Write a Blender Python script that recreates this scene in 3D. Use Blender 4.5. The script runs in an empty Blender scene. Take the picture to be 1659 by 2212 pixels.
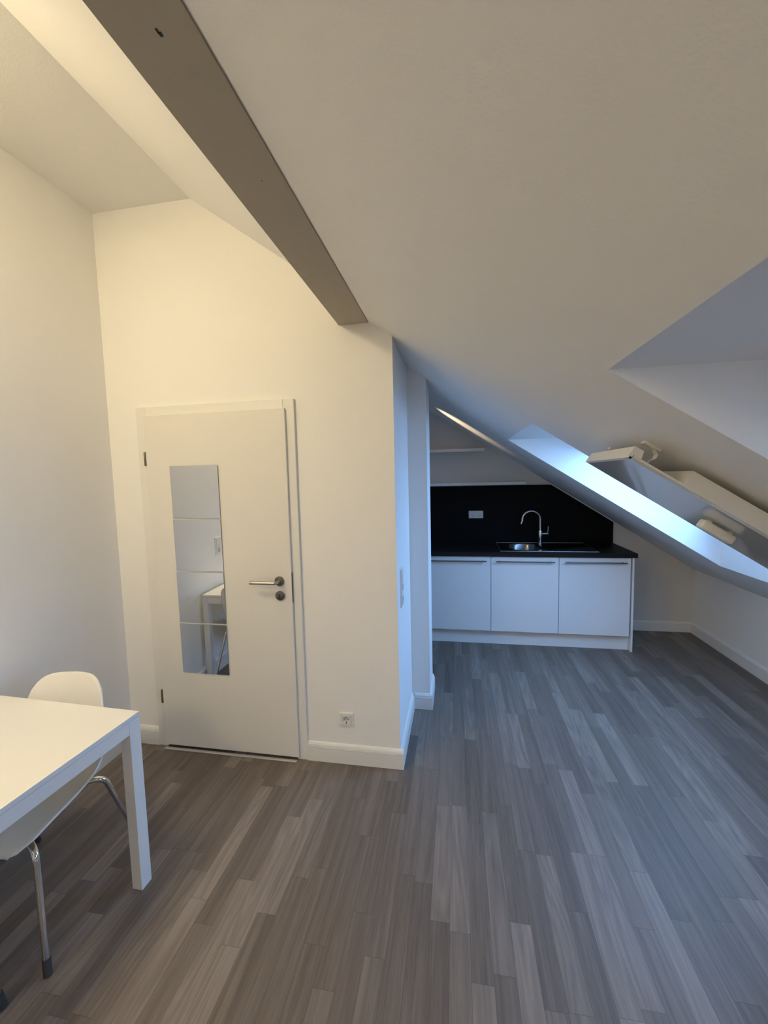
import bpy, bmesh, math, random
from mathutils import Vector, Matrix
random.seed(7)
SC = bpy.context.scene
COL = SC.collection

# ------------------------------------------------------------------ room measures (metres)
YD = 2.137          # door wall
XL = -2.018         # left wall
XR = -0.320         # right end of the door wall
YP, XP = 2.744, -0.195   # pillar beyond it
YP2 = 3.04
YW = 4.459          # kitchen back wall
XN = 2.293          # knee wall under the slope
YB = -2.4           # wall behind the viewpoint
ZC = 3.1346         # flat ceiling
XC = -1.4128
Z0, T0 = 2.1232, 0.6482   # right slope  z = Z0 - T0*x
Z1, T1 = 2.1281, 0.7161   # upper slope left of the beam
XJ = -0.52
zr = lambda x: Z0 - T0 * x
zl = lambda x: Z1 - T1 * x
XC = (Z1 - ZC) / T1
def zceil(x): return ZC if x <= XC else (zl(x) if x <= XJ else zr(x))
A = math.atan(T0); CA, SA = math.cos(A), math.sin(A)
def S(s, y, off):   # point on the right slope: s down the slope, off below its surface
    return Vector((s * CA - off * SA, y, Z0 - s * SA - off * CA))

# ------------------------------------------------------------------ materials
def nodes(name):
    m = bpy.data.materials.new(name); m.use_nodes = True
    nt = m.node_tree; b = nt.nodes['Principled BSDF']
    return m, nt, b
def simple(name, col, rough=0.5, metal=0.0, coat=0.0, spec=0.5, bump=0.0, bscale=200.0, var=0.0):
    m, nt, b = nodes(name)
    b.inputs['Base Color'].default_value = (*col, 1)
    b.inputs['Roughness'].default_value = rough
    b.inputs['Metallic'].default_value = metal
    b.inputs['Coat Weight'].default_value = coat
    b.inputs['Specular IOR Level'].default_value = spec
    tc = nt.nodes.new('ShaderNodeTexCoord')
    n = nt.nodes.new('ShaderNodeTexNoise'); n.inputs['Scale'].default_value = bscale; n.inputs['Detail'].default_value = 3
    nt.links.new(tc.outputs['Object'], n.inputs['Vector'])
    if bump:
        bp = nt.nodes.new('ShaderNodeBump'); bp.inputs['Strength'].default_value = bump; bp.inputs['Distance'].default_value = 0.002
        nt.links.new(n.outputs['Fac'], bp.inputs['Height']); nt.links.new(bp.outputs['Normal'], b.inputs['Normal'])
    if var:
        mx = nt.nodes.new('ShaderNodeMix'); mx.data_type = 'RGBA'
        mx.inputs['A'].default_value = (*[c * (1 - var) for c in col], 1)
        mx.inputs['B'].default_value = (*[min(1, c * (1 + var)) for c in col], 1)
        nt.links.new(n.outputs['Fac'], mx.inputs['Factor']); nt.links.new(mx.outputs['Result'], b.inputs['Base Color'])
    return m
M = {}
M['paint'] = simple('wall_paint', (0.87, 0.865, 0.85), 0.9, bump=0.25, bscale=160, var=0.015, spec=0.2)
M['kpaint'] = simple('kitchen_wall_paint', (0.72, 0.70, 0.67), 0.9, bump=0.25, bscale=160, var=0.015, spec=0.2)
M['beam'] = simple('beam_paint', (0.48, 0.43, 0.345), 0.75, bump=0.2, bscale=60, var=0.04, spec=0.3)
M['trim'] = simple('white_lacquer', (0.80, 0.80, 0.78), 0.35, var=0.01)
M['door'] = simple('door_lacquer', (0.78, 0.765, 0.73), 0.5, var=0.01, spec=0.3)
M['cab'] = simple('cabinet_white', (0.82, 0.82, 0.82), 0.38, var=0.01)
M['black'] = simple('black_laminate', (0.0045, 0.0045, 0.005), 0.6, var=0.3, bscale=400, spec=0.12)
M['counter'] = simple('black_worktop', (0.009, 0.009, 0.010), 0.5, var=0.4, bscale=500, bump=0.15, spec=0.25)
M['steel'] = simple('brushed_steel', (0.50, 0.48, 0.45), 0.32, 1.0, var=0.05, bscale=80)
M['inox'] = simple('sink_steel', (0.20, 0.205, 0.21), 0.20, 1.0, var=0.04, bscale=60)
M['chrome'] = simple('chrome', (0.72, 0.72, 0.72), 0.08, 1.0)
M['darksteel'] = simple('dark_steel', (0.20, 0.19, 0.17), 0.38, 1.0, var=0.05)
M['hinge'] = simple('hinge_bronze', (0.22, 0.18, 0.12), 0.45, 0.8)
M['dark'] = simple('dark_plastic', (0.02, 0.02, 0.02), 0.5)
M['plastic'] = simple('white_plastic', (0.78, 0.78, 0.75), 0.35)
M['mirror'] = simple('mirror_glass', (0.80, 0.81, 0.80), 0.015, 1.0)
M['medge'] = simple('mirror_edge', (0.30, 0.32, 0.31), 0.2, 0.3)
M['table'] = simple('table_white', (0.84, 0.83, 0.80), 0.42, var=0.01)
M['shell'] = simple('chair_plastic', (0.83, 0.82, 0.78), 0.45, var=0.01)
M['rubber'] = simple('rubber_foot', (0.05, 0.047, 0.045), 0.6)
M['panel'] = simple('panel_gloss', (0.50, 0.50, 0.50), 0.12, coat=0.6)
M['panelbody'] = simple('panel_body', (0.74, 0.73, 0.70), 0.45)
M['winframe'] = simple('window_lacquer', (0.8, 0.8, 0.8), 0.4)
M['blind'] = simple('blackout_blind', (0.20, 0.23, 0.29), 0.85)
M['alu'] = simple('alu_strip', (0.72, 0.71, 0.68), 0.4, 0.6)

def glass_mat():
    m = bpy.data.materials.new('window_glass'); m.use_nodes = True
    nt = m.node_tree; nt.nodes.clear()
    o = nt.nodes.new('ShaderNodeOutputMaterial'); mx = nt.nodes.new('ShaderNodeMixShader')
    t = nt.nodes.new('ShaderNodeBsdfTransparent'); g = nt.nodes.new('ShaderNodeBsdfGlossy')
    f = nt.nodes.new('ShaderNodeValue'); f.outputs[0].default_value = 0.07
    g.inputs['Roughness'].default_value = 0.02; t.inputs['Color'].default_value = (.96, .98, .98, 1)
    nt.links.new(f.outputs[0], mx.inputs[0]); nt.links.new(t.outputs[0], mx.inputs[1]); nt.links.new(g.outputs[0], mx.inputs[2])
    nt.links.new(mx.outputs[0], o.inputs[0])
    return m
M['glass'] = glass_mat()

def emit_mat(name, col, strength):
    m, nt, b = nodes(name)
    b.inputs['Base Color'].default_value = (.9, .9, .9, 1)
    b.inputs['Emission Color'].default_value = (*col, 1)
    b.inputs['Emission Strength'].default_value = strength
    return m

def floor_mat():
    m, nt, b = nodes('strip_floor')
    N, Lk = nt.nodes.new, nt.links.new
    def math_(op, a, bb=None, c=None):
        n = N('ShaderNodeMath'); n.operation = op
        for i, v in enumerate((a, bb, c)):
            if v is None: continue
            if isinstance(v, (int, float)): n.inputs[i].default_value = v
            else: Lk(v, n.inputs[i])
        return n.outputs[0]
    tc = N('ShaderNodeTexCoord'); sp = N('ShaderNodeSeparateXYZ'); Lk(tc.outputs['Object'], sp.inputs[0])
    X, Y = sp.outputs[0], sp.outputs[1]
    W = 0.0712
    u = math_('DIVIDE', math_('ADD', X, 10 + 0.0055), W)
    col = math_('FLOOR', u)
    wn = N('ShaderNodeTexWhiteNoise'); wn.noise_dimensions = '1D'; Lk(col, wn.inputs['W'])
    ln = math_('MULTIPLY_ADD', wn.outputs['Value'], 0.22, 0.50)
    wn2 = N('ShaderNodeTexWhiteNoise'); wn2.noise_dimensions = '1D'; Lk(math_('ADD', col, 77.3), wn2.inputs['W'])
    v = math_('DIVIDE', math_('ADD', math_('ADD', Y, 20), math_('MULTIPLY', wn2.outputs['Value'], 3.0)), ln)
    row = math_('FLOOR', v)
    cv = N('ShaderNodeCombineXYZ'); Lk(col, cv.inputs[0]); Lk(row, cv.inputs[1])
    wn3 = N('ShaderNodeTexWhiteNoise'); wn3.noise_dimensions = '2D'; Lk(cv.outputs[0], wn3.inputs['Vector'])
    tone = wn3.outputs['Value']
    # grain: noise stretched along the strip, shifted per strip
    shift = N('ShaderNodeVectorMath'); shift.operation = 'SCALE'; Lk(wn3.outputs['Color'], shift.inputs[0]); shift.inputs['Scale'].default_value = 40
    addv = N('ShaderNodeVectorMath'); addv.operation = 'ADD'; Lk(tc.outputs['Object'], addv.inputs[0]); Lk(shift.outputs[0], addv.inputs[1])
    def grain(sx, sy, detail, rough, dist=0.0):
        mp = N('ShaderNodeMapping'); mp.inputs['Scale'].default_value = (sx, sy, 1); Lk(addv.outputs[0], mp.inputs['Vector'])
        n = N('ShaderNodeTexNoise'); n.inputs['Scale'].default_value = 1; n.inputs['Detail'].default_value = detail
        n.inputs['Roughness'].default_value = rough; n.inputs['Distortion'].default_value = dist
        Lk(mp.outputs[0], n.inputs['Vector']); return n.outputs['Fac']
    g1 = grain(120, 3.2, 5, 0.65, 0.4); g2 = grain(24, 0.9, 4, 0.6, 0.8); g3 = grain(420, 18, 2, 0.5)
    g = math_('ADD', math_('ADD', math_('MULTIPLY', g1, 0.40), math_('MULTIPLY', g2, 0.55)), math_('MULTIPLY', g3, 0.20))
    # growth-ring figure on some strips: contour lines of a stretched noise
    fig = grain(13, 1.1, 1, 0.4, 0.2)
    ring = math_('PINGPONG', math_('MULTIPLY', fig, 9.0), 0.5)
    sel = math_('GREATER_THAN', tone, 0.62)
    g = math_('ADD', g, math_('MULTIPLY', math_('MULTIPLY', math_('SUBTRACT', ring, 0.25), 0.30), sel))
    f = math_('ADD', math_('MULTIPLY', math_('SUBTRACT', g, 0.55), 1.5), math_('MULTIPLY', math_('POWER', tone, 1.6), 0.50))
    cr = N('ShaderNodeValToRGB')
    e = cr.color_ramp.elements
    e[0].position = 0.0; e[0].color = (0.0748, 0.0592, 0.0482, 1)
    e[1].position = 1.0; e[1].color = (0.2640, 0.2245, 0.1935, 1)
    k = e.new(0.30); k.color = (0.1232, 0.0992, 0.0826, 1)
    k = e.new(0.58); k.color = (0.1760, 0.1462, 0.1238, 1)
    Lk(math_('ADD', f, 0.27), cr.inputs[0])
    # dark hairline seams between strips
    fu = math_('FRACT', u); du = math_('MINIMUM', fu, math_('SUBTRACT', 1.0, fu))
    su = math_('LESS_THAN', du, 0.011)
    fv = math_('FRACT', v); dv = math_('MULTIPLY', math_('MINIMUM', fv, math_('SUBTRACT', 1.0, fv)), ln)
    sv = math_('LESS_THAN', dv, 0.0009)
    seam = math_('MAXIMUM', su, sv)
    mx = N('ShaderNodeMix'); mx.data_type = 'RGBA'; Lk(math_('MULTIPLY', seam, 0.45), mx.inputs['Factor'])
    Lk(cr.outputs[0], mx.inputs['A']); mx.inputs['B'].default_value = (0.035, 0.028, 0.024, 1)
    Lk(mx.outputs['Result'], b.inputs['Base Color'])
    Lk(math_('MULTIPLY_ADD', g1, 0.15, 0.42), b.inputs['Roughness'])
    b.inputs['Specular IOR Level'].default_value = 0.5
    bp = N('ShaderNodeBump'); bp.inputs['Strength'].default_value = 0.10; bp.inputs['Distance'].default_value = 0.001
    Lk(math_('SUBTRACT', g, seam), bp.inputs['Height']); Lk(bp.outputs[0], b.inputs['Normal'])
    return m
M['floor'] = floor_mat()

# ------------------------------------------------------------------ mesh helpers
def obj(name, bm, mat, parent=None, smooth=False, auto=None):
    me = bpy.data.meshes.new(name)
    bmesh.ops.recalc_face_normals(bm, faces=bm.faces)
    bm.to_mesh(me); bm.free()
    if smooth:
        for p in me.polygons: p.use_smooth = True
    o = bpy.data.objects.new(name, me); COL.objects.link(o)
    mats = mat if isinstance(mat, (list, tuple)) else [mat]
    for mm in mats: me.materials.append(mm)
    if smooth and auto is not None:
        me.set_sharp_from_angle(angle=math.radians(auto))
    if parent: o.parent = parent
    return o
def thing(name, label, cat, loc=(0, 0, 0), rotz=0.0, group=None):
    o = bpy.data.objects.new(name, None); COL.objects.link(o)
    o.empty_display_size = 0.1
    o.location = loc; o.rotation_euler = (0, 0, rotz)
    o['label'] = label; o['category'] = cat
    if group: o['group'] = group
    return o
def tag(o, label, cat, group=None):
    o['label'] = label; o['category'] = cat
    if group: o['group'] = group
    return o
def struct(o, label=None):
    o['kind'] = 'structure'
    if label: o['label'] = label
    return o
def box(bm, x0, x1, y0, y1, z0, z1, bev=0.0, seg=2):
    vs = [bm.verts.new(v) for v in ((x0,y0,z0),(x1,y0,z0),(x1,y1,z0),(x0,y1,z0),(x0,y0,z1),(x1,y0,z1),(x1,y1,z1),(x0,y1,z1))]
    fs = [bm.faces.new([vs[i] for i in f]) for f in ((3,2,1,0),(4,5,6,7),(0,1,5,4),(1,2,6,5),(2,3,7,6),(3,0,4,7))]
    if bev:
        es = list({e for f in fs for e in f.edges})
        bmesh.ops.bevel(bm, geom=es, offset=bev, segments=seg, affect='EDGES', profile=0.5)
    return vs
def new(): return bmesh.new()
def bx(*a, **k):
    bm = new(); box(bm, *a, **k); return bm
def prism_y(bm, prof, y0, y1):       # prof: list of (x,z)
    a = [bm.verts.new((x, y0, z)) for x, z in prof]; b = [bm.verts.new((x, y1, z)) for x, z in prof]
    n = len(prof)
    bm.faces.new(a); bm.faces.new(b[::-1])
    for i in range(n): bm.faces.new((a[i], b[i], b[(i+1) % n], a[(i+1) % n]))
    return a + b
def prism_x(bm, prof, x0, x1):       # prof: list of (y,z)
    a = [bm.verts.new((x0, y, z)) for y, z in prof]; b = [bm.verts.new((x1, y, z)) for y, z in prof]
    n = len(prof)
    bm.faces.new(a); bm.faces.new(b[::-1])
    for i in range(n): bm.faces.new((a[i], b[i], b[(i+1) % n], a[(i+1) % n]))
    return a + b
def cyl(bm, p0, p1, r, seg=24, r2=None, bev=0.0):
    p0, p1 = Vector(p0), Vector(p1); d = p1 - p0
    q = Vector((0, 0, 1)).rotation_difference(d.normalized()).to_matrix().to_4x4()
    mat = Matrix.Translation((p0 + p1) / 2) @ q
    r_ = bmesh.ops.create_cone(bm, cap_ends=True, segments=seg, radius1=r, radius2=r if r2 is None else r2, depth=d.length, matrix=mat)
    if bev:
        es = [e for e in {e for v in r_['verts'] for e in v.link_edges} if len(e.link_faces) == 2 and any(len(f.verts) > 4 for f in e.link_faces)]
        bmesh.ops.bevel(bm, geom=es, offset=bev, segments=2, affect='EDGES', profile=0.5)
def rounded(pts, radius, n=8):
    pts = [Vector(p) for p in pts]; out = [pts[0]]
    for i in range(1, len(pts) - 1):
        a, b, c = pts[i-1], pts[i], pts[i+1]
        da, dc = (a - b), (c - b); r = min(radius, da.length * .49, dc.length * .49)
        s, e = b + da.normalized() * r, b + dc.normalized() * r
        for k in range(n + 1):
            t = k / n; out.append(s.lerp(b, t).lerp(b.lerp(e, t), t))
    out.append(pts[-1]); return out
def tube(bm, pts, r, seg=14, cap=True):
    pts = [Vector(p) for p in pts]; rings = []
    up = None
    for i, p in enumerate(pts):
        t = (pts[min(i+1, len(pts)-1)] - pts[max(i-1, 0)]).normalized()
        if up is None:
            up = Vector((0, 0, 1)) if abs(t.z) < .9 else Vector((1, 0, 0))
        n = (up - t * up.dot(t)).normalized(); up = n; b = t.cross(n)
        rr = r[i] if isinstance(r, list) else r
        rings.append([bm.verts.new(p + (n * math.cos(2*math.pi*k/seg) + b * math.sin(2*math.pi*k/seg)) * rr) for k in range(seg)])
    for a, b in zip(rings, rings[1:]):
        for k in range(seg): bm.faces.new((a[k], a[(k+1) % seg], b[(k+1) % seg], b[k]))
    if cap: bm.faces.new(rings[0][::-1]); bm.faces.new(rings[-1])

# ------------------------------------------------------------------ floor and walls
struct(obj('floor', bx(XL - .1, XN + .1, YB - .1, YW + .1, -0.08, 0.0), M['floor']))
WT = 0.12
def prof(x0, x1, zb=0.0):
    xs = [x0] + [x for x in (XC, XJ) if x0 < x < x1] + [x1]
    pts = [(x0, zb), (x1, zb)]
    for x in reversed(xs):
        if x == XJ: pts += [(XJ, zr(XJ)), (XJ, zl(XJ))]
        else: pts.append((x, zceil(x)))
    return pts
def wall_y(name, x0, x1, y0, y1, m='paint'):
    bm = new(); prism_y(bm, prof(x0, x1), y0, y1); return struct(obj(name, bm, M[m]))
def wall_box(name, x0, x1, y0, y1, z1): return struct(obj(name, bx(x0, x1, y0, y1, 0, z1), M['paint']))
wall_box('wall_left', XL - WT, XL, YB, YW, ZC)
wall_y('wall_door', XL, XR, YD, YD + WT)
# return wall of the door block and the pillar behind it
bm = new(); prism_y(bm, prof(XR - WT, XR), YD + WT, YP); struct(obj('wall_partition', bm, M['paint']))
bm = new(); prism_y(bm, prof(-1.10, XP), YP, YP2); struct(obj('wall_pillar', bm, M['paint']))
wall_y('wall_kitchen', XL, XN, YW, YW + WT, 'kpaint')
bm = new(); prism_y(bm, prof(-1.22, -1.10), YP2, YW); struct(obj('wall_alcove', bm, M['paint']))
wall_y('wall_rear', XL, XN, YB - WT, YB)
wall_box('wall_right', XN, XN + WT, YB, YW, zr(XN))

# ------------------------------------------------------------------ ceilings
struct(obj('ceiling', bx(XL - WT, XC, YB - WT, YW + WT, ZC, ZC + .15), M['paint']))
bm = new(); prism_y(bm, [(XC, ZC), (XC, ZC + .15), (XJ, zl(XJ) + .30), (XJ, zl(XJ))], YB - WT, YW + WT)
struct(obj('ceiling.001', bm, M['paint']))
# lower slope with two roof-window openings and an added unseen third for sky fill: level head, upright sill
TH = 0.30; DZ = TH / CA
XH, XS = 0.3825, 1.852
OPEN = [(2.2553, 3.2701), (0.15, 1.1643), (-1.95, -0.935)]
bm = new()
def V(x, y, z): return bm.verts.new((x, y, z))
xo0, xo1 = XH + DZ / T0, XS
zo = lambda x: zr(x) + DZ
def quad(*p): bm.faces.new([bm.verts.new(q) for q in p])
xs_in = [XJ, XH, XS, XN + WT]; xs_out = [XJ, xo0, xo1, XN + WT]
ys = [YB - WT, OPEN[2][0], OPEN[2][1], OPEN[1][0], OPEN[1][1], OPEN[0][0], OPEN[0][1], YW + WT]
for zf, xs in ((zr, xs_in), (zo, xs_out)):
    for i in range(3):
        for j in range(7):
            if i == 1 and j in (1, 3, 5): continue
            quad((xs[i], ys[j], zf(xs[i])), (xs[i+1], ys[j], zf(xs[i+1])), (xs[i+1], ys[j+1], zf(xs[i+1])), (xs[i], ys[j+1], zf(xs[i])))
for ya, yb in OPEN:
    quad((XH, ya, zr(XH)), (XH, yb, zr(XH)), (xo0, yb, zo(xo0)), (xo0, ya, zo(xo0)))          # head
    quad((XS, ya, zr(XS)), (XS, yb, zr(XS)), (xo1, yb, zo(xo1)), (xo1, ya, zo(xo1)))          # sill
    for y in (ya, yb):
        quad((XH, y, zr(XH)), (XS, y, zr(XS)), (xo1, y, zo(xo1)), (xo0, y, zo(xo0)))          # jambs
for x in (XJ, XN + WT): quad((x, ys[0], zr(x)), (x, ys[-1], zr(x)), (x, ys[-1], zo(x)), (x, ys[0], zo(x)))
for y in (ys[0], ys[-1]): quad((XJ, y, zr(XJ)), (XN + WT, y, zr(XN + WT)), (XN + WT, y, zo(XN + WT)), (XJ, y, zo(XJ)))
bmesh.ops.remove_doubles(bm, verts=bm.verts, dist=1e-5)
struct(obj('ceiling.002', bm, M['paint']))
# roof windows in the outer plane
a_out = lambda x, y, up=0.0: Vector((x + up * SA, y, zo(x) + up * CA))
for i, (ya, yb) in enumerate(OPEN):
    w = bpy.data.objects.new('window_%d' % (i + 1), None); COL.objects.link(w); struct(w)  # the last is unseen, added behind the viewpoint for blue fill
    bm = new(); fw = 0.07
    def bar(x0, x1, y0, y1):
        vs = [bm.verts.new(p) for p in (a_out(x0, y0, -.05), a_out(x1, y0, -.05), a_out(x1, y1, -.05), a_out(x0, y1, -.05), a_out(x0, y0, .03), a_out(x1, y0, .03), a_out(x1, y1, .03), a_out(x0, y1, .03))]
        for f in ((3,2,1,0),(4,5,6,7),(0,1,5,4),(1,2,6,5),(2,3,7,6),(3,0,4,7)): bm.faces.new([vs[k] for k in f])
    fx = fw * CA
    bar(xo0, xo0 + fx, ya, yb); bar(xo1 - fx, xo1, ya, yb); bar(xo0 + fx, xo1 - fx, ya, ya + fw); bar(xo0 + fx, xo1 - fx, yb - fw, yb)
    obj('window_frame', bm, M['winframe'], w)
    bm = new(); quad(*[a_out(x, y, 0.0) for x, y in ((xo0+fx, ya+fw), (xo1-fx, ya+fw), (xo1-fx, yb-fw), (xo0+fx, yb-fw))])
    obj('pane', bm, M['glass'], w)
    if i >= 1:   # drawn blind on the nearer window, and on the added third to trim its fill
        bm = new()
        vs = []; xbl = xo0 + (.45 if i == 1 else .70) * (xo1 - xo0)
        for up in (-.036, -.030):
            vs.append([bm.verts.new(a_out(x, y, up)) for x, y in ((xo0+fx, ya+fw), (xbl, ya+fw), (xbl, yb-fw), (xo0+fx, yb-fw))])
        bm.faces.new(vs[0]); bm.faces.new(vs[1][::-1])
        for k in range(4): bm.faces.new((vs[0][k], vs[0][(k+1)%4], vs[1][(k+1)%4], vs[1][k]))
        obj('blind', bm, M['blind'], w)

# boxed ceiling beam with small blemishes on its underside
bm = new(); prism_y(bm, [(-.5992, 2.405), (-.4431, 2.405), (-.4431, 2.52), (-.5992, 2.60)], YB, YD)
beam = struct(obj('ceiling_beam', bm, M['beam']))
bm = new()
for x, y, sx, sy in ((-.5125, .713, .0022, .0045), (-.5105, .719, .0030, .0040), (-.503, 1.089, .0012, .0012), (-.586, 1.627, .0015, .0015), (-.536, 1.80, .0012, .0012)):
    box(bm, x - sx, x + sx, y - sy, y + sy, 2.4045, 2.4052)
obj('paint_chip', bm, M['dark'], beam)

# ------------------------------------------------------------------ baseboards (stepped profile)
PR = [(0, 0), (.018, 0), (.018, .0725), (.0105, .0735), (.0105, .0770), (.0175, .0785), (.0165, .0890), (.0080, .0900), (.0080, .0935), (.0130, .0950), (.0070, .1060), (0, .110)]
def base_x(name, x0, x1, y, sgn=-1):      # runs along x, protrudes towards sgn*y
    bm = new(); prism_x(bm, [(y + sgn * d, z) for d, z in PR], x0, x1); return struct(obj(name, bm, M['trim']))
def base_y(name, y0, y1, x, sgn=1):
    bm = new(); prism_y(bm, [(x + sgn * d, z) for d, z in PR], y0, y1); return struct(obj(name, bm, M['trim']))
FX0, FX1, FZ = -1.820, -0.857, 2.045
base_x('baseboard_door', XL + .018, FX0, YD); base_x('baseboard_door.001', FX1, XR + .018, YD)
base_y('baseboard_left', YB, YD, XL)
base_y('baseboard_partition', YD, YP, XR)
base_x('baseboard_pillar', XR + .018, XP + .018, YP)
base_y('baseboard_pillar.001', YP, YP2, XP)
PR2 = [(0, 0), (.014, 0), (.014, .088), (.010, .100), (0, .104)]
PR_ = PR; PR = PR2
base_x('baseboard_kitchen', 1.535, XN, YW); base_y('baseboard_right', YB, YW, XN, -1)
PR = PR_
base_x('baseboard_rear', XL + .018, XN - .014, YB, 1)

# ------------------------------------------------------------------ door
d = bpy.data.objects.new('door_1', None); COL.objects.link(d); d.location = (0, 0, 0); struct(d)
bm = new()
yf = YD - .016
for a in ((FX0, FX0 + .062, yf, YD, 0, FZ), (FX1 - .062, FX1, yf, YD, 0, FZ), (FX0 + .062, FX1 - .062, yf, YD, FZ - .062, FZ)):
    box(bm, *a, bev=.003, seg=2)
obj('door_frame', bm, M['trim'], d)
LX0, LX1 = -1.760, -0.905
leaf = obj('door_leaf', bx(LX0, LX1, YD - .031, YD - .0165, .020, 1.995, bev=.003), M['door'], d)
bm = new()
for z0, z1 in ((1.709, 1.789), (.283, .364)):
    hb = new(); cyl(hb, (LX0 - .008, YD - .026, z0), (LX0 - .008, YD - .026, z1), .0075, 14, bev=.001)
    obj('hinge', hb, M['hinge'], d, smooth=True, auto=40)
yl = YD - .031
HX, HZ = -.975, 1.052
ros = new(); cyl(ros, (HX, yl + .0005, HZ), (HX, yl - .009, HZ), .0265, 40, bev=.0012)
hr = obj('handle_rosette', ros, M['darksteel'], d, smooth=True, auto=30)
lev = new(); tube(lev, rounded([(HX, yl - .006, HZ), (HX, yl - .056, HZ), (HX - .150, yl - .056, HZ)], .012, 6), .0095, 18)
obj('door_lever', lev, M['steel'], hr, smooth=True, auto=50)
ros = new(); cyl(ros, (HX, yl + .0005, HZ - .082), (HX, yl - .009, HZ - .082), .0265, 40, bev=.0012)
kr = obj('lock_rosette', ros, M['darksteel'], d, smooth=True, auto=30)
key = new(); cyl(key, (HX - .001, yl - .0088, HZ - .078), (HX - .001, yl - .0095, HZ - .078), .0055, 16)
box(key, HX - .004, HX + .002, yl - .0095, yl - .0088, HZ - .097, HZ - .080)
obj('keyhole', key, M['dark'], kr)
lk = new(); box(lk, LX1 - .0005, LX1 + .0012, YD - .028, YD - .019, .93, 1.10)
obj('latch_plate', lk, M['dark'], d)
struct(obj('trim_1', bx(LX0, LX1 - .01, YD - .050, YD - .032, 0, .007, bev=.002), M['alu']))

# mirror tiles glued on the door
ym = yl
words = ['topmost', 'second from top', 'third from top', 'lowest']
extra = ['square mirror tile on the white door, topmost of the column of four',
         'square mirror tile on the white door reflecting the wall switch, second from top',
         'square mirror tile on the white door reflecting the table corner, third from top',
         'square mirror tile on the white door reflecting chair leg and skirting, lowest of four']
for i, zt in enumerate((1.704, 1.398, 1.0925, .786)):
    t = thing('mirror_tile', extra[i], 'mirror', (-1.46, ym - .0016, zt - .149), 0, 'mirror tiles on the door'); t.rotation_euler = (math.radians(.55), 0, math.radians(-.40))
    obj('backing', bx(-.149, .149, -.0030, 0, -.149, .149), M['medge'], t)
    obj('mirror_glass', bx(-.149, .149, -.0042, -.0030, -.149, .149), M['mirror'], t)

# ------------------------------------------------------------------ sockets and switches
def socket_parts(t, mats, n=1, switch_top=False, pitch=.071, vertical=False, frame=.081):
    """built in the x-z plane facing -y, centred on the thing"""
    ext = frame + pitch * (n - 1)
    w, h = (frame, ext) if vertical else (ext, frame)
    bm = new(); hs = .0278
    cs = [(k - (n - 1) / 2) * pitch for k in range(n)]
    L_ = ext / 2; Sd = frame / 2
    pieces = [(-L_, L_, -Sd, -hs), (-L_, L_, hs, Sd)]
    edges = [-L_] + [q for c in cs for q in (c - hs, c + hs)] + [L_]
    for q in range(0, len(edges), 2): pieces.append((edges[q], edges[q+1], -hs, hs))
    for a0, a1, b0, b1 in pieces:
        if vertical: box(bm, b0, b1, -.009, 0, a0, a1)
        else: box(bm, a0, a1, -.009, 0, b0, b1)
    bmesh.ops.remove_doubles(bm, verts=bm.verts, dist=1e-5)
    for v in bm.verts:      # splay the outer rim
        if v.co.y < -.005 and (abs(abs(v.co.x) - w/2) < 1e-4 or abs(abs(v.co.z) - h/2) < 1e-4):
            v.co.x -= math.copysign(.003, v.co.x) if abs(abs(v.co.x) - w/2) < 1e-4 else 0
            v.co.z -= math.copysign(.003, v.co.z) if abs(abs(v.co.z) - h/2) < 1e-4 else 0
    obj('cover_frame', bm, M['plastic'], t)
    for k in range(n):
        o_ = (k - (n - 1) / 2) * pitch
        cx, cz = (0, -o_) if vertical else (o_, 0)
        if switch_top and k == 0:
            bm = new(); box(bm, cx - .0275, cx + .0275, -.014, -.007, cz - .0275, cz + .0275, bev=.002); obj('rocker', bm, M['plastic'], t); continue
        bm = new(); s = .0275; R = .0195; rim = []; N = 32
        # square insert with a sunk round well
        sq = []
        for q in range(N):
            an = 2 * math.pi * (q + .5) / N; c_, s_ = math.cos(an), math.sin(an); m_ = max(abs(c_), abs(s_))
            sq.append((c_ / m_ * s, s_ / m_ * s, c_ * R, s_ * R))
        L0 = [bm.verts.new((cx + q[0], -.007, cz + q[1])) for q in sq]
        L1 = [bm.verts.new((cx + q[0], -.0115, cz + q[1])) for q in sq]
        L2 = [bm.verts.new((cx + q[2], -.0115, cz + q[3])) for q in sq]
        L3 = [bm.verts.new((cx + q[2]*.97, -.0012, cz + q[3]*.97)) for q in sq]
        for a, b in ((L0, L1), (L1, L2), (L2, L3)):
            for q in range(N): bm.faces.new((a[q], a[(q+1) % N], b[(q+1) % N], b[q]))
        bm.faces.new(L3)
        ins = obj('socket_insert', bm, M['plastic'], t)
        for sx in (-1, 1):
            bm = new(); cyl(bm, (cx + sx * .0095, -.0010, cz), (cx + sx * .0095, -.0018, cz), .0027, 12)
            obj('pin_hole', bm, M['dark'], ins)
        for sz in (-1, 1):
            bm = new(); box(bm, cx - .003, cx + .003, -.0110, -.0010, cz + sz * .0170 - .0025, cz + sz * .0170 + .0025)
            obj('earth_clip', bm, M['darksteel'], ins)
t = thing('wall_socket', 'single white wall socket low on the wall right of the door', 'socket', (-.624, YD, .257)); socket_parts(t, M)
t = thing('wall_socket', 'double white wall socket on the black kitchen backsplash', 'socket', (.195, YW - .012, 1.197)); socket_parts(t, M, 2)
t = thing('wall_switch', 'white three-gang light switch and socket plate on the bluish side wall', 'switch', (XR, 2.285, .985), math.pi/2); socket_parts(t, M, 3, True, vertical=True)
t = thing('wall_switch', 'white switch and socket plate on the left wall, seen in the mirror tiles', 'switch', (XL, 1.065, 1.048), math.pi/2); socket_parts(t, M, 2, True, vertical=True)

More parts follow.
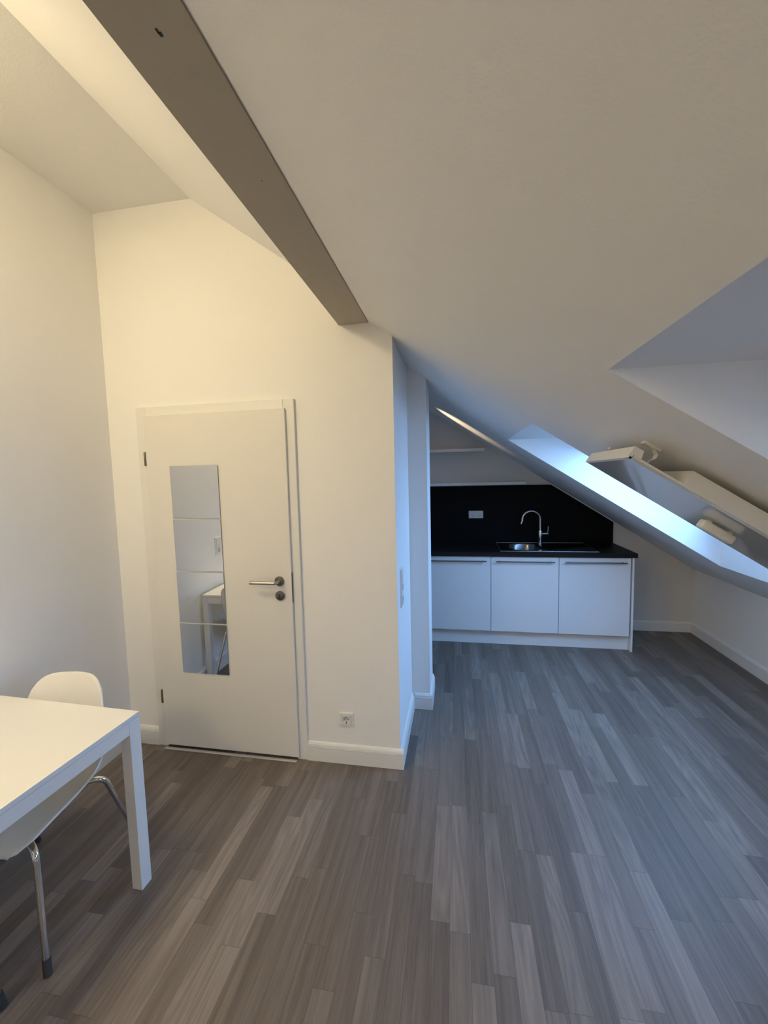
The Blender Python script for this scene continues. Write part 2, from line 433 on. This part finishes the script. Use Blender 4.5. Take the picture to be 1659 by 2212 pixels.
# ------------------------------------------------------------------ kitchen
ZK = .897; YK = 3.889; UW = .600
XU = [-.294, .306, .9065]
labs = ['white base cabinet half hidden by the pillar, leftmost under the black worktop',
        'white base cabinet in the middle of the kitchen row, below the sink basin',
        'white base cabinet at the right end of the kitchen row']
cab0 = None
for i, x in enumerate(XU):
    t = thing('base_cabinet', labs[i], 'cabinet', (x, YK, 0), 0, 'kitchen base cabinets')
    bm = new()
    for a in ((.001, .017, .022, .55, .135, .858), (.583, .599, .022, .55, .135, .858), (.017, .583, .022, .55, .135, .151), (.017, .583, .534, .55, .151, .858)): box(bm, *a)
    obj('body', bm, M['cab'], t)
    dr = obj('door', bx(.002, .598, 0, .019, .142, .853, bev=.0015), M['cab'], t)
    bm = new(); tube(bm, [(.045, -.033, .813), (.558, -.033, .813)], .006, 14)
    for px in (.075, .528): cyl(bm, (px, -.033, .813), (px, .001, .813), .0045, 12)
    obj('handle', bm, M['darksteel'], dr, smooth=True, auto=50)
tag(obj('plinth', bx(-.294, 1.515, YK + .05, YK + .066, 0, .133), M['cab']), 'white recessed plinth board under the kitchen base cabinets', 'plinth')
tag(obj('end_panel', bx(1.517, 1.534, YK - .001, YW - .002, 0, .858, bev=.001), M['cab']), 'white side panel closing the right end of the kitchen row', 'panel')
# worktop with a cut-out for the sink
SX0, SX1, SY0, SY1 = .398, 1.250, 3.925, 4.425
CX, CY, CRX, CRY = .640, 4.165, .165, .190      # basin
YT = 3.866
bm = new()
hx0, hx1, hy0, hy1 = .455, .825, 3.955, 4.375
for a in ((-1.0, hx0, YT, YW - .012), (hx1, 1.551, YT, YW - .012), (hx0, hx1, YT, hy0), (hx0, hx1, hy1, YW - .012)):
    box(bm, a[0], a[1], a[2], a[3], .859, ZK)
bmesh.ops.remove_doubles(bm, verts=bm.verts, dist=1e-5)
tag(obj('worktop', bm, M['counter']), 'black laminate worktop running over the white base cabinets', 'worktop')
bm = new(); prism_y(bm, [(-1.0, ZK), (1.547, ZK), (1.547, zr(1.547) - .010), (.947, zr(.947) - .010), (-1.0, zr(.947) - .010)], YW - .012, YW - .0005)
tag(obj('backsplash', bm, M['black']), 'matt black backsplash panel behind the sink with a slanted corner', 'backsplash')
bm = new()
p = [(.94, zr(.94) - .010), (1.547, zr(1.547) - .010), (1.547, zr(1.547)), (.94, zr(.94))]
prism_y(bm, p, YW - .016, YW - .001); struct(obj('trim_2', bm, M['trim']))

# sink
t = thing('sink', 'stainless steel inset sink with drainer set into the black worktop', 'sink', (0, 0, ZK))
bm = new()
N = 48
outer, inner, low, bot = [], [], [], []
x0, x1, y0, y1 = SX0, .86, SY0, SY1
cxm, cym = CX, CY
for q in range(N):
    an = 2 * math.pi * (q + .5) / N; c_, s_ = math.cos(an), math.sin(an)
    # outer rectangle point along this ray
    k = min(((x1 - cxm) if c_ > 0 else (x0 - cxm)) / c_ if abs(c_) > 1e-6 else 9, ((y1 - cym) if s_ > 0 else (y0 - cym)) / s_ if abs(s_) > 1e-6 else 9)
    outer.append((cxm + c_ * k, cym + s_ * k))
    e = 2.6; rr = (abs(c_ / CRX) ** e + abs(s_ / CRY) ** e) ** (-1 / e)
    inner.append((cxm + c_ * rr, cym + s_ * rr))
zt = .004
rings = [[(x, y, zt) for x, y in outer], [(x, y, zt) for x, y in inner],
         [(cxm + (x - cxm) * .97, cym + (y - cym) * .97, -.008) for x, y in inner],
         [(cxm + (x - cxm) * .92, cym + (y - cym) * .92, -.125) for x, y in inner],
         [(cxm + (x - cxm) * .80, cym + (y - cym) * .80, -.145) for x, y in inner],
         [(cxm + (x - cxm) * .12, cym + (y - cym) * .12, -.148) for x, y in inner]]
rv = [[bm.verts.new(v) for v in r] for r in rings]
for a, b in zip(rv, rv[1:]):
    for q in range(N): bm.faces.new((a[q], a[(q+1) % N], b[(q+1) % N], b[q]))
bm.faces.new(rv[-1])
obj('basin', bm, M['inox'], t, smooth=True, auto=35)
# drainer with grooves running across
bm = new(); ng = 9
prof_ = [(SY0, zt)]
ya_, yb_ = SY0 + .05, SY1 - .09
for g in range(ng):
    yc = ya_ + (yb_ - ya_) * (g + .5) / ng
    prof_ += [(yc - .016, zt), (yc - .008, zt - .003), (yc + .008, zt - .003), (yc + .016, zt)]
prof_ += [(SY1, zt)]
a = [bm.verts.new((.86, y, z)) for y, z in prof_]; b = [bm.verts.new((SX1, y, z)) for y, z in prof_]
for q in range(len(prof_) - 1): bm.faces.new((a[q], a[q+1], b[q+1], b[q]))
obj('drainer', bm, M['inox'], t)
bm = new()
for a_ in ((SX0 - .004, SX1 + .004, SY0 - .004, SY0 + .003), (SX0 - .004, SX1 + .004, SY1 - .003, SY1 + .004), (SX0 - .004, SX0 + .003, SY0 + .003, SY1 - .003), (SX1 - .003, SX1 + .004, SY0 + .003, SY1 - .003)):
    box(bm, *a_, 0, .006, bev=.0012)
obj('rim', bm, M['steel'], t)
bm = new(); cyl(bm, (CX, CY, -.1478), (CX, CY, -.144), .040, 28, bev=.001); obj('drain', bm, M['steel'], t, smooth=True, auto=40)

# tap
TX, TY = .832, 4.375
t = thing('kitchen_tap', 'chrome tap with arched spout standing on the steel sink', 'tap', (TX, TY, ZK + .0042))
bm = new(); cyl(bm, (0, 0, 0), (0, 0, .006), .026, 28, bev=.0015); cyl(bm, (0, 0, .006), (0, 0, .135), .019, 28, bev=.002)
obj('tap_body', bm, M['chrome'], t, smooth=True, auto=40)
pts = [(0, 0, .13), (0, 0, .245)]
R_ = .088
for k in range(1, 21):
    an = math.pi * k / 20 * 1.03; pts.append((-R_ + R_ * math.cos(an), -.01 * k / 20, .245 + R_ * math.sin(an)))
e = Vector(pts[-1]); pts.append(tuple(e + Vector((-.012, -.002, -.035))))
bm = new(); tube(bm, pts, .0115, 18); obj('spout', bm, M['chrome'], t, smooth=True, auto=50)
bm = new(); cyl(bm, (0, 0, .100), (.078, 0, .100), .0135, 20, bev=.002); tube(bm, [(.074, 0, .105), (.078, 0, .175)], .004, 12)
obj('tap_lever', bm, M['chrome'], t, smooth=True, auto=40)

# shelves
tag(obj('wall_shelf', bx(-1.0, .279, YW - .15, YW, 1.855, 1.886, bev=.002), M['cab']), 'short white wall shelf, the upper one above the kitchen backsplash', 'shelf', 'kitchen wall shelves')
tag(obj('wall_shelf', bx(-1.0, .684, YW - .15, YW, 1.5085, 1.536, bev=.002), M['cab']), 'longer white wall shelf lying along the top of the black backsplash', 'shelf', 'kitchen wall shelves')

# ------------------------------------------------------------------ table
TXc, TYc = -1.6197, .9916
t = thing('table', 'square white table against the left wall in the foreground', 'table', (TXc, TYc, 0), math.radians(-2.0))
hw, hx, ht = .3725, .366, .718
obj('table_top', bx(-hx, hx, -hw, hw, ht - .018, ht, bev=.0012), M['table'], t)
for sx in (-1, 1):
    for sy in (-1, 1):
        x0, x1 = sorted((sx * hx, sx * (hx - .045))); y0, y1 = sorted((sy * hw, sy * (hw - .05)))
        obj('leg', bx(x0, x1, y0, y1, 0, ht - .0195, bev=.0015), M['table'], t)
for sx in (-1, 1):
    x0, x1 = sorted((sx * (hx - .001), sx * (hx - .022))); obj('apron', bx(x0, x1, -hw + .0505, hw - .0505, ht - .068, ht - .0195, bev=.001), M['table'], t)
    y0, y1 = sorted((sx * (hw - .001), sx * (hw - .022))); obj('apron', bx(-hx + .0455, hx - .0455, y0, y1, ht - .068, ht - .0195, bev=.001), M['table'], t)

# ------------------------------------------------------------------ chairs
def lerp_tab(tab, v):
    for (a, pa), (b, pb) in zip(tab, tab[1:]):
        if v <= b:
            k = (v - a) / (b - a); k = k * k * (3 - 2 * k) * .35 + k * .65
            return [x + (y - x) * k for x, y in zip(pa, pb)]
    return list(tab[-1][1])
def catmull(tab, v):
    n = len(tab)
    for i in range(n - 1):
        a, b = tab[i][0], tab[i+1][0]
        if v <= b or i == n - 2:
            k = (v - a) / (b - a)
            p1, p2 = tab[i][1], tab[i+1][1]; p0 = tab[i-1][1] if i else p1; p3 = tab[i+2][1] if i + 2 < n else p2
            return [0.5 * (2*q1 + (q2-q0)*k + (2*q0-5*q1+4*q2-q3)*k*k + (3*q1-q0-3*q2+q3)*k**3) for q0, q1, q2, q3 in zip(p0, p1, p2, p3)]
#            v      y      z     halfwidth  edge lift  edge forward
PROF = [(0.00, (.215, .415, .180, .000, .000)),
        (0.06, (.205, .440, .200, .004, .000)),
        (0.20, (.120, .446, .214, .018, .000)),
        (0.36, (.000, .438, .220, .036, .000)),
        (0.48, (-.100, .436, .220, .055, .010)),
        (0.57, (-.170, .456, .216, .070, .035)),
        (0.66, (-.212, .512, .208, .045, .058)),
        (0.76, (-.238, .594, .188, .015, .050)),
        (0.88, (-.258, .697, .172, .000, .035)),
        (1.00, (-.276, .805, .154, -.004, .025))]
def shell():
    bm = new(); NU, NV = 25, 40; g = []
    for j in range(NV):
        row = []
        for i in range(NU):
            u = -1 + 2 * i / (NU - 1); au = abs(u)
            c = 1 - (1 - min(1, au) ** 3.2) ** (1 / 3.2)
            v = (c * .10) + (1 - c * .20 - c * .10) * j / (NV - 1)
            y, z, w, li, fw = catmull(PROF, v)
            e = au ** 2.4
            row.append(bm.verts.new((u * w, y + fw * e, z + li * e)))
        g.append(row)
    for j in range(NV - 1):
        for i in range(NU - 1): bm.faces.new((g[j][i], g[j][i+1], g[j+1][i+1], g[j+1][i]))
    return bm
def make_chair(label, loc, rot):
    t = thing('shell_chair', label, 'chair', loc, rot, 'chairs at the white table')
    s = obj('seat_shell', shell(), M['shell'], t, smooth=True)
    sm = s.modifiers.new('thickness', 'SOLIDIFY'); sm.thickness = .008; sm.offset = 0
    bv = s.modifiers.new('round', 'BEVEL'); bv.width = .002; bv.segments = 2; bv.limit_method = 'ANGLE'
    bm = new()
    for sx in (-1, 1): tube(bm, [(sx * .095, .150, .416), (sx * .095, -.130, .416)], .010, 12)
    for y in (.130, -.110): box(bm, -.11, .11, y - .012, y + .012, .409, .419, bev=.001)
    obj('underframe', bm, M['dark'], t, smooth=True, auto=40)
    for sx in (-1, 1):
        for sy in (1, -1):
            if sy > 0: pts = [(sx * .10, .115, .412), (sx * .190, .165, .402), (sx * .235, .212, .020)]
            else: pts = [(sx * .10, -.095, .412), (sx * .200, -.150, .418), (sx * .235, -.285, .020)]
            bm = new(); tube(bm, rounded(pts, .045, 8), .0105, 16); lg = obj('leg', bm, M['chrome'], t, smooth=True, auto=50)
            e0, e1 = Vector(pts[1]), Vector(pts[2]); dr = (e1 - e0).normalized()
            bm = new(); tube(bm, [e1 - dr * .035, e1 + dr * (.018)], .0125, 14); obj('foot_cap', bm, M['rubber'], lg, smooth=True, auto=50)
    return t
PHI = math.radians(9)
ch = make_chair('white plastic shell chair with chrome legs pushed under the far side of the table', (-1.610, 1.178, 0), math.pi + PHI)
def copy_tree(o, parent=None):
    c = o.copy(); COL.objects.link(c)
    if parent: c.parent = parent; c.matrix_parent_inverse = o.matrix_parent_inverse
    for k in list(o.children): copy_tree(k, c)
    return c
ch2 = copy_tree(ch); ch2.location = (-1.638, .697, 0); ch2.rotation_euler = (0, 0, 0)
ch2['label'] = 'shell chair at the near side of the table, one dark foot showing bottom left'

# ------------------------------------------------------------------ panel on brackets below the slope
PY0, PY1, PS0, PS1 = 1.470, 1.915, .714, 1.80
def sbox(bm, s0, s1, y0, y1, o0, o1):
    vs = [bm.verts.new(S(s, y, o)) for o in (o1, o0) for s, y in ((s0, y0), (s1, y0), (s1, y1), (s0, y1))]
    for f in ((3,2,1,0),(4,5,6,7),(0,1,5,4),(1,2,6,5),(2,3,7,6),(3,0,4,7)): bm.faces.new([vs[k] for k in f])
t = thing('mounted_panel', 'white flat panel with glossy underside bracketed below the sloping ceiling by the roof window', 'panel', S((PS0+PS1)/2, (PY0+PY1)/2, .05))
inv = Matrix.Translation(-t.location)
def pobj(name, bm, mat, par=t, **k):
    if par is t: bm.transform(inv)
    else: bm.transform(inv)
    return obj(name, bm, mat, par, **k)
bm = new(); sbox(bm, PS0 + .002, PS1, PY0, PY1, .082, .090); pobj('glossy_face', bm, M['panel'])
bm = new(); sbox(bm, PS0 + .012, PS1, PY0, PY1, .074, .0815)
pobj('back_plate', bm, M['panelbody'])
bm = new(); sbox(bm, PS0 - .002, PS0 + .010, PY0, PY1, .048, .090)        # folded top edge and its short returns
# returns with a slanted end
for y0, y1 in ((PY0, PY0 + .012), (PY1 - .012, PY1)):
    prof_s = [(PS0 + .010, .048), (PS0 + .030, .048), (PS0 + .038, .0735), (PS0 + .010, .0735)]
    a = [bm.verts.new(S(s, y0, o)) for s, o in prof_s]; b = [bm.verts.new(S(s, y1, o)) for s, o in prof_s]
    bm.faces.new(a); bm.faces.new(b[::-1])
    for q in range(4): bm.faces.new((a[q], b[q], b[(q+1)%4], a[(q+1)%4]))
pobj('top_edge', bm, M['panelbody'])
bm = new(); sbox(bm, .904, PS1, PY0 + .004, PY1 - .004, .024, .0735); pobj('housing', bm, M['panelbody'])
for y in (1.535, 1.855):
    bm = new()
    sbox(bm, .748, .806, y - .006, y + .026, .0005, .010)
    path = [S(.770, 0, .008)] + [S(s, 0, o) for s, o in ((.790, .010), (.806, .020), (.808, .034), (.798, .046), (.797, .058), (.806, .070), (.815, .0735))]
    n_ = []
    for k in range(len(path)):
        tg = (path[min(k+1, len(path)-1)] - path[max(k-1, 0)]).normalized(); nn = tg.cross(Vector((0, 1, 0))).normalized() * .0022
        n_.append((path[k] + nn, path[k] - nn))
    rows = [[bm.verts.new(Vector((q.x, yy, q.z))) for q in (pr[0], pr[1]) for yy in (y, y + .020)] for pr in n_]
    for r0, r1 in zip(rows, rows[1:]):
        for i0, i1 in ((0, 1), (1, 3), (3, 2), (2, 0)): bm.faces.new((r0[i0], r0[i1], r1[i1], r1[i0]))
    bm.faces.new([rows[0][k] for k in (0, 1, 3, 2)]); bm.faces.new([rows[-1][k] for k in (0, 2, 3, 1)])
    sbox(bm, .800, .845, y - .004, y + .024, .068, .0738)
    pobj('bracket', bm, M['panelbody'])
bm = new(); sbox(bm, 1.118, 1.242, 1.655, 1.697, .095, .128)
es = [e for e in bm.edges]; bmesh.ops.bevel(bm, geom=es, offset=.007, segments=3, affect='EDGES', profile=.5)
for s in (1.14, 1.22): sbox(bm, s - .006, s + .006, 1.668, 1.684, .0900, .0955)
pobj('grip', bm, M['plastic'], t, smooth=True, auto=40)

# ------------------------------------------------------------------ lamps
WARM = (1.0, .80, .47)
OPAL = emit_mat('opal_glass', WARM, 30.0)
LX, LY = -1.72, .60
t = thing('ceiling_lamp', 'round opal ceiling lamp on the flat ceiling above the table', 'lamp', (LX, LY, ZC), 0, 'round ceiling lamps')
bm = new(); cyl(bm, (0, 0, -.03), (0, 0, 0), .190, 40, bev=.004); obj('lamp_base', bm, M['trim'], t, smooth=True, auto=40)
bm = new(); NS = 40; rr = []
prf = [(.185, -.030), (.200, -.050), (.196, -.072), (.165, -.088), (.095, -.096), (.012, -.098)]
for r, z in prf: rr.append([bm.verts.new((r * math.cos(2*math.pi*k/NS), r * math.sin(2*math.pi*k/NS), z)) for k in range(NS)])
for a, b in zip(rr, rr[1:]):
    for k in range(NS): bm.faces.new((a[k], a[(k+1)%NS], b[(k+1)%NS], b[k]))
bm.faces.new(rr[-1])
obj('lamp_shade', bm, OPAL, t, smooth=True)
fill_lamp = copy_tree(t); fill_lamp.location = (-1.72, -1.30, ZC)  # second lamp out of view, added to even out the warm light
OP2 = emit_mat('opal_glass_fill', WARM, 40.0)
for k in fill_lamp.children:
    if k.name.startswith('lamp_shade'):
        k.data = k.data.copy(); k.data.materials[0] = OP2
fill_lamp['label'] = 'added unseen fill lamp on the flat ceiling at the rear end of the room'
# small spot on the alcove side of the kitchen wall
KP = Vector((-.72, 3.90, 2.15)); KT = Vector((.05, 3.93, 2.10))
t = thing('ceiling_spotlight', 'small white hanging spotlight high in the kitchen alcove behind the pillar', 'lamp', KP)
dirv = (KT - KP).normalized()
bm = new(); cyl(bm, -dirv * .055, dirv * .015, .026, 24); obj('lamp_head', bm, M['trim'], t, smooth=True, auto=40)
bm = new(); cyl(bm, (-.03, 0, 0), (-.03, 0, zl(KP.x - .03) - KP.z), .009, 16); obj('lamp_arm', bm, M['trim'], t, smooth=True, auto=40)
ld = bpy.data.lights.new('kitchen_spot', 'SPOT'); ld.energy = 36; ld.color = (1, .74, .48); ld.spot_size = math.radians(31); ld.spot_blend = 1.0; ld.shadow_soft_size = .012
lo = bpy.data.objects.new('kitchen_spot', ld); COL.objects.link(lo); lo.location = KP + dirv * .03
lo.rotation_euler = dirv.to_track_quat('-Z', 'Y').to_euler(); lo.parent = None

# ------------------------------------------------------------------ sky
w = bpy.data.worlds.new('evening_sky'); SC.world = w; w.use_nodes = True
bg = w.node_tree.nodes['Background']
bg.inputs['Color'].default_value = (.265, .525, 1.0, 1); bg.inputs['Strength'].default_value = 9.0
# evening glow: the sky is brightest low over the eaves side
wt = w.node_tree
tcw = wt.nodes.new('ShaderNodeTexCoord'); dt = wt.nodes.new('ShaderNodeVectorMath'); dt.operation = 'DOT_PRODUCT'
wt.links.new(tcw.outputs['Generated'], dt.inputs[0]); dt.inputs[1].default_value = Vector((.86, -.10, .50)).normalized()
mr = wt.nodes.new('ShaderNodeMapRange'); mr.interpolation_type = 'SMOOTHSTEP'
mr.inputs['From Min'].default_value = -.2; mr.inputs['From Max'].default_value = 1.0
mr.inputs['To Min'].default_value = 2.4; mr.inputs['To Max'].default_value = 11.2
wt.links.new(dt.outputs['Value'], mr.inputs['Value']); wt.links.new(mr.outputs['Result'], bg.inputs['Strength'])
for i, (ya, yb) in enumerate(OPEN):
    pl = bpy.data.lights.new('sky_portal', 'AREA'); pl.shape = 'RECTANGLE'
    L_ = (xo1 - xo0) / CA; pl.size = L_; pl.size_y = yb - ya
    pl.cycles.is_portal = True
    po = bpy.data.objects.new('sky_portal', pl); COL.objects.link(po)
    c = a_out((xo0 + xo1) / 2, (ya + yb) / 2, .05); po.location = c
    n_in = Vector((-SA, 0, -CA)); xax = Vector((CA, 0, -SA)); zax = -n_in; yax = zax.cross(xax)
    po.matrix_world = Matrix(((xax.x, yax.x, zax.x, c.x), (xax.y, yax.y, zax.y, c.y), (xax.z, yax.z, zax.z, c.z), (0, 0, 0, 1)))

# ------------------------------------------------------------------ camera
cam = bpy.data.cameras.new('camera'); co = bpy.data.objects.new('camera', cam); COL.objects.link(co)
r = (0.984447, 0.174159, -0.023075); u = (0.007916, 0.087235, 0.996156); f = (-0.175502, 0.980846, -0.0845)
co.matrix_world = Matrix(((r[0], u[0], -f[0], 0), (r[1], u[1], -f[1], 0), (r[2], u[2], -f[2], 1.61385), (0, 0, 0, 1)))
cam.sensor_fit = 'VERTICAL'; cam.sensor_height = 24; cam.lens = 887.143 / 2212 * 24
cam.clip_start = .02
SC.camera = co

SC.view_settings.view_transform = 'Standard'; SC.view_settings.look = 'None'
SC.view_settings.gamma = 1; SC.view_settings.use_curve_mapping = False; SC.view_settings.exposure = 0.50
SC.cycles.use_denoising = True
SC.cycles.max_bounces = 14; SC.cycles.diffuse_bounces = 9; SC.cycles.glossy_bounces = 5
SC.cycles.transparent_max_bounces = 8
SC.cycles.sample_clamp_indirect = 8
SC.cycles.caustics_reflective = False; SC.cycles.caustics_refractive = False
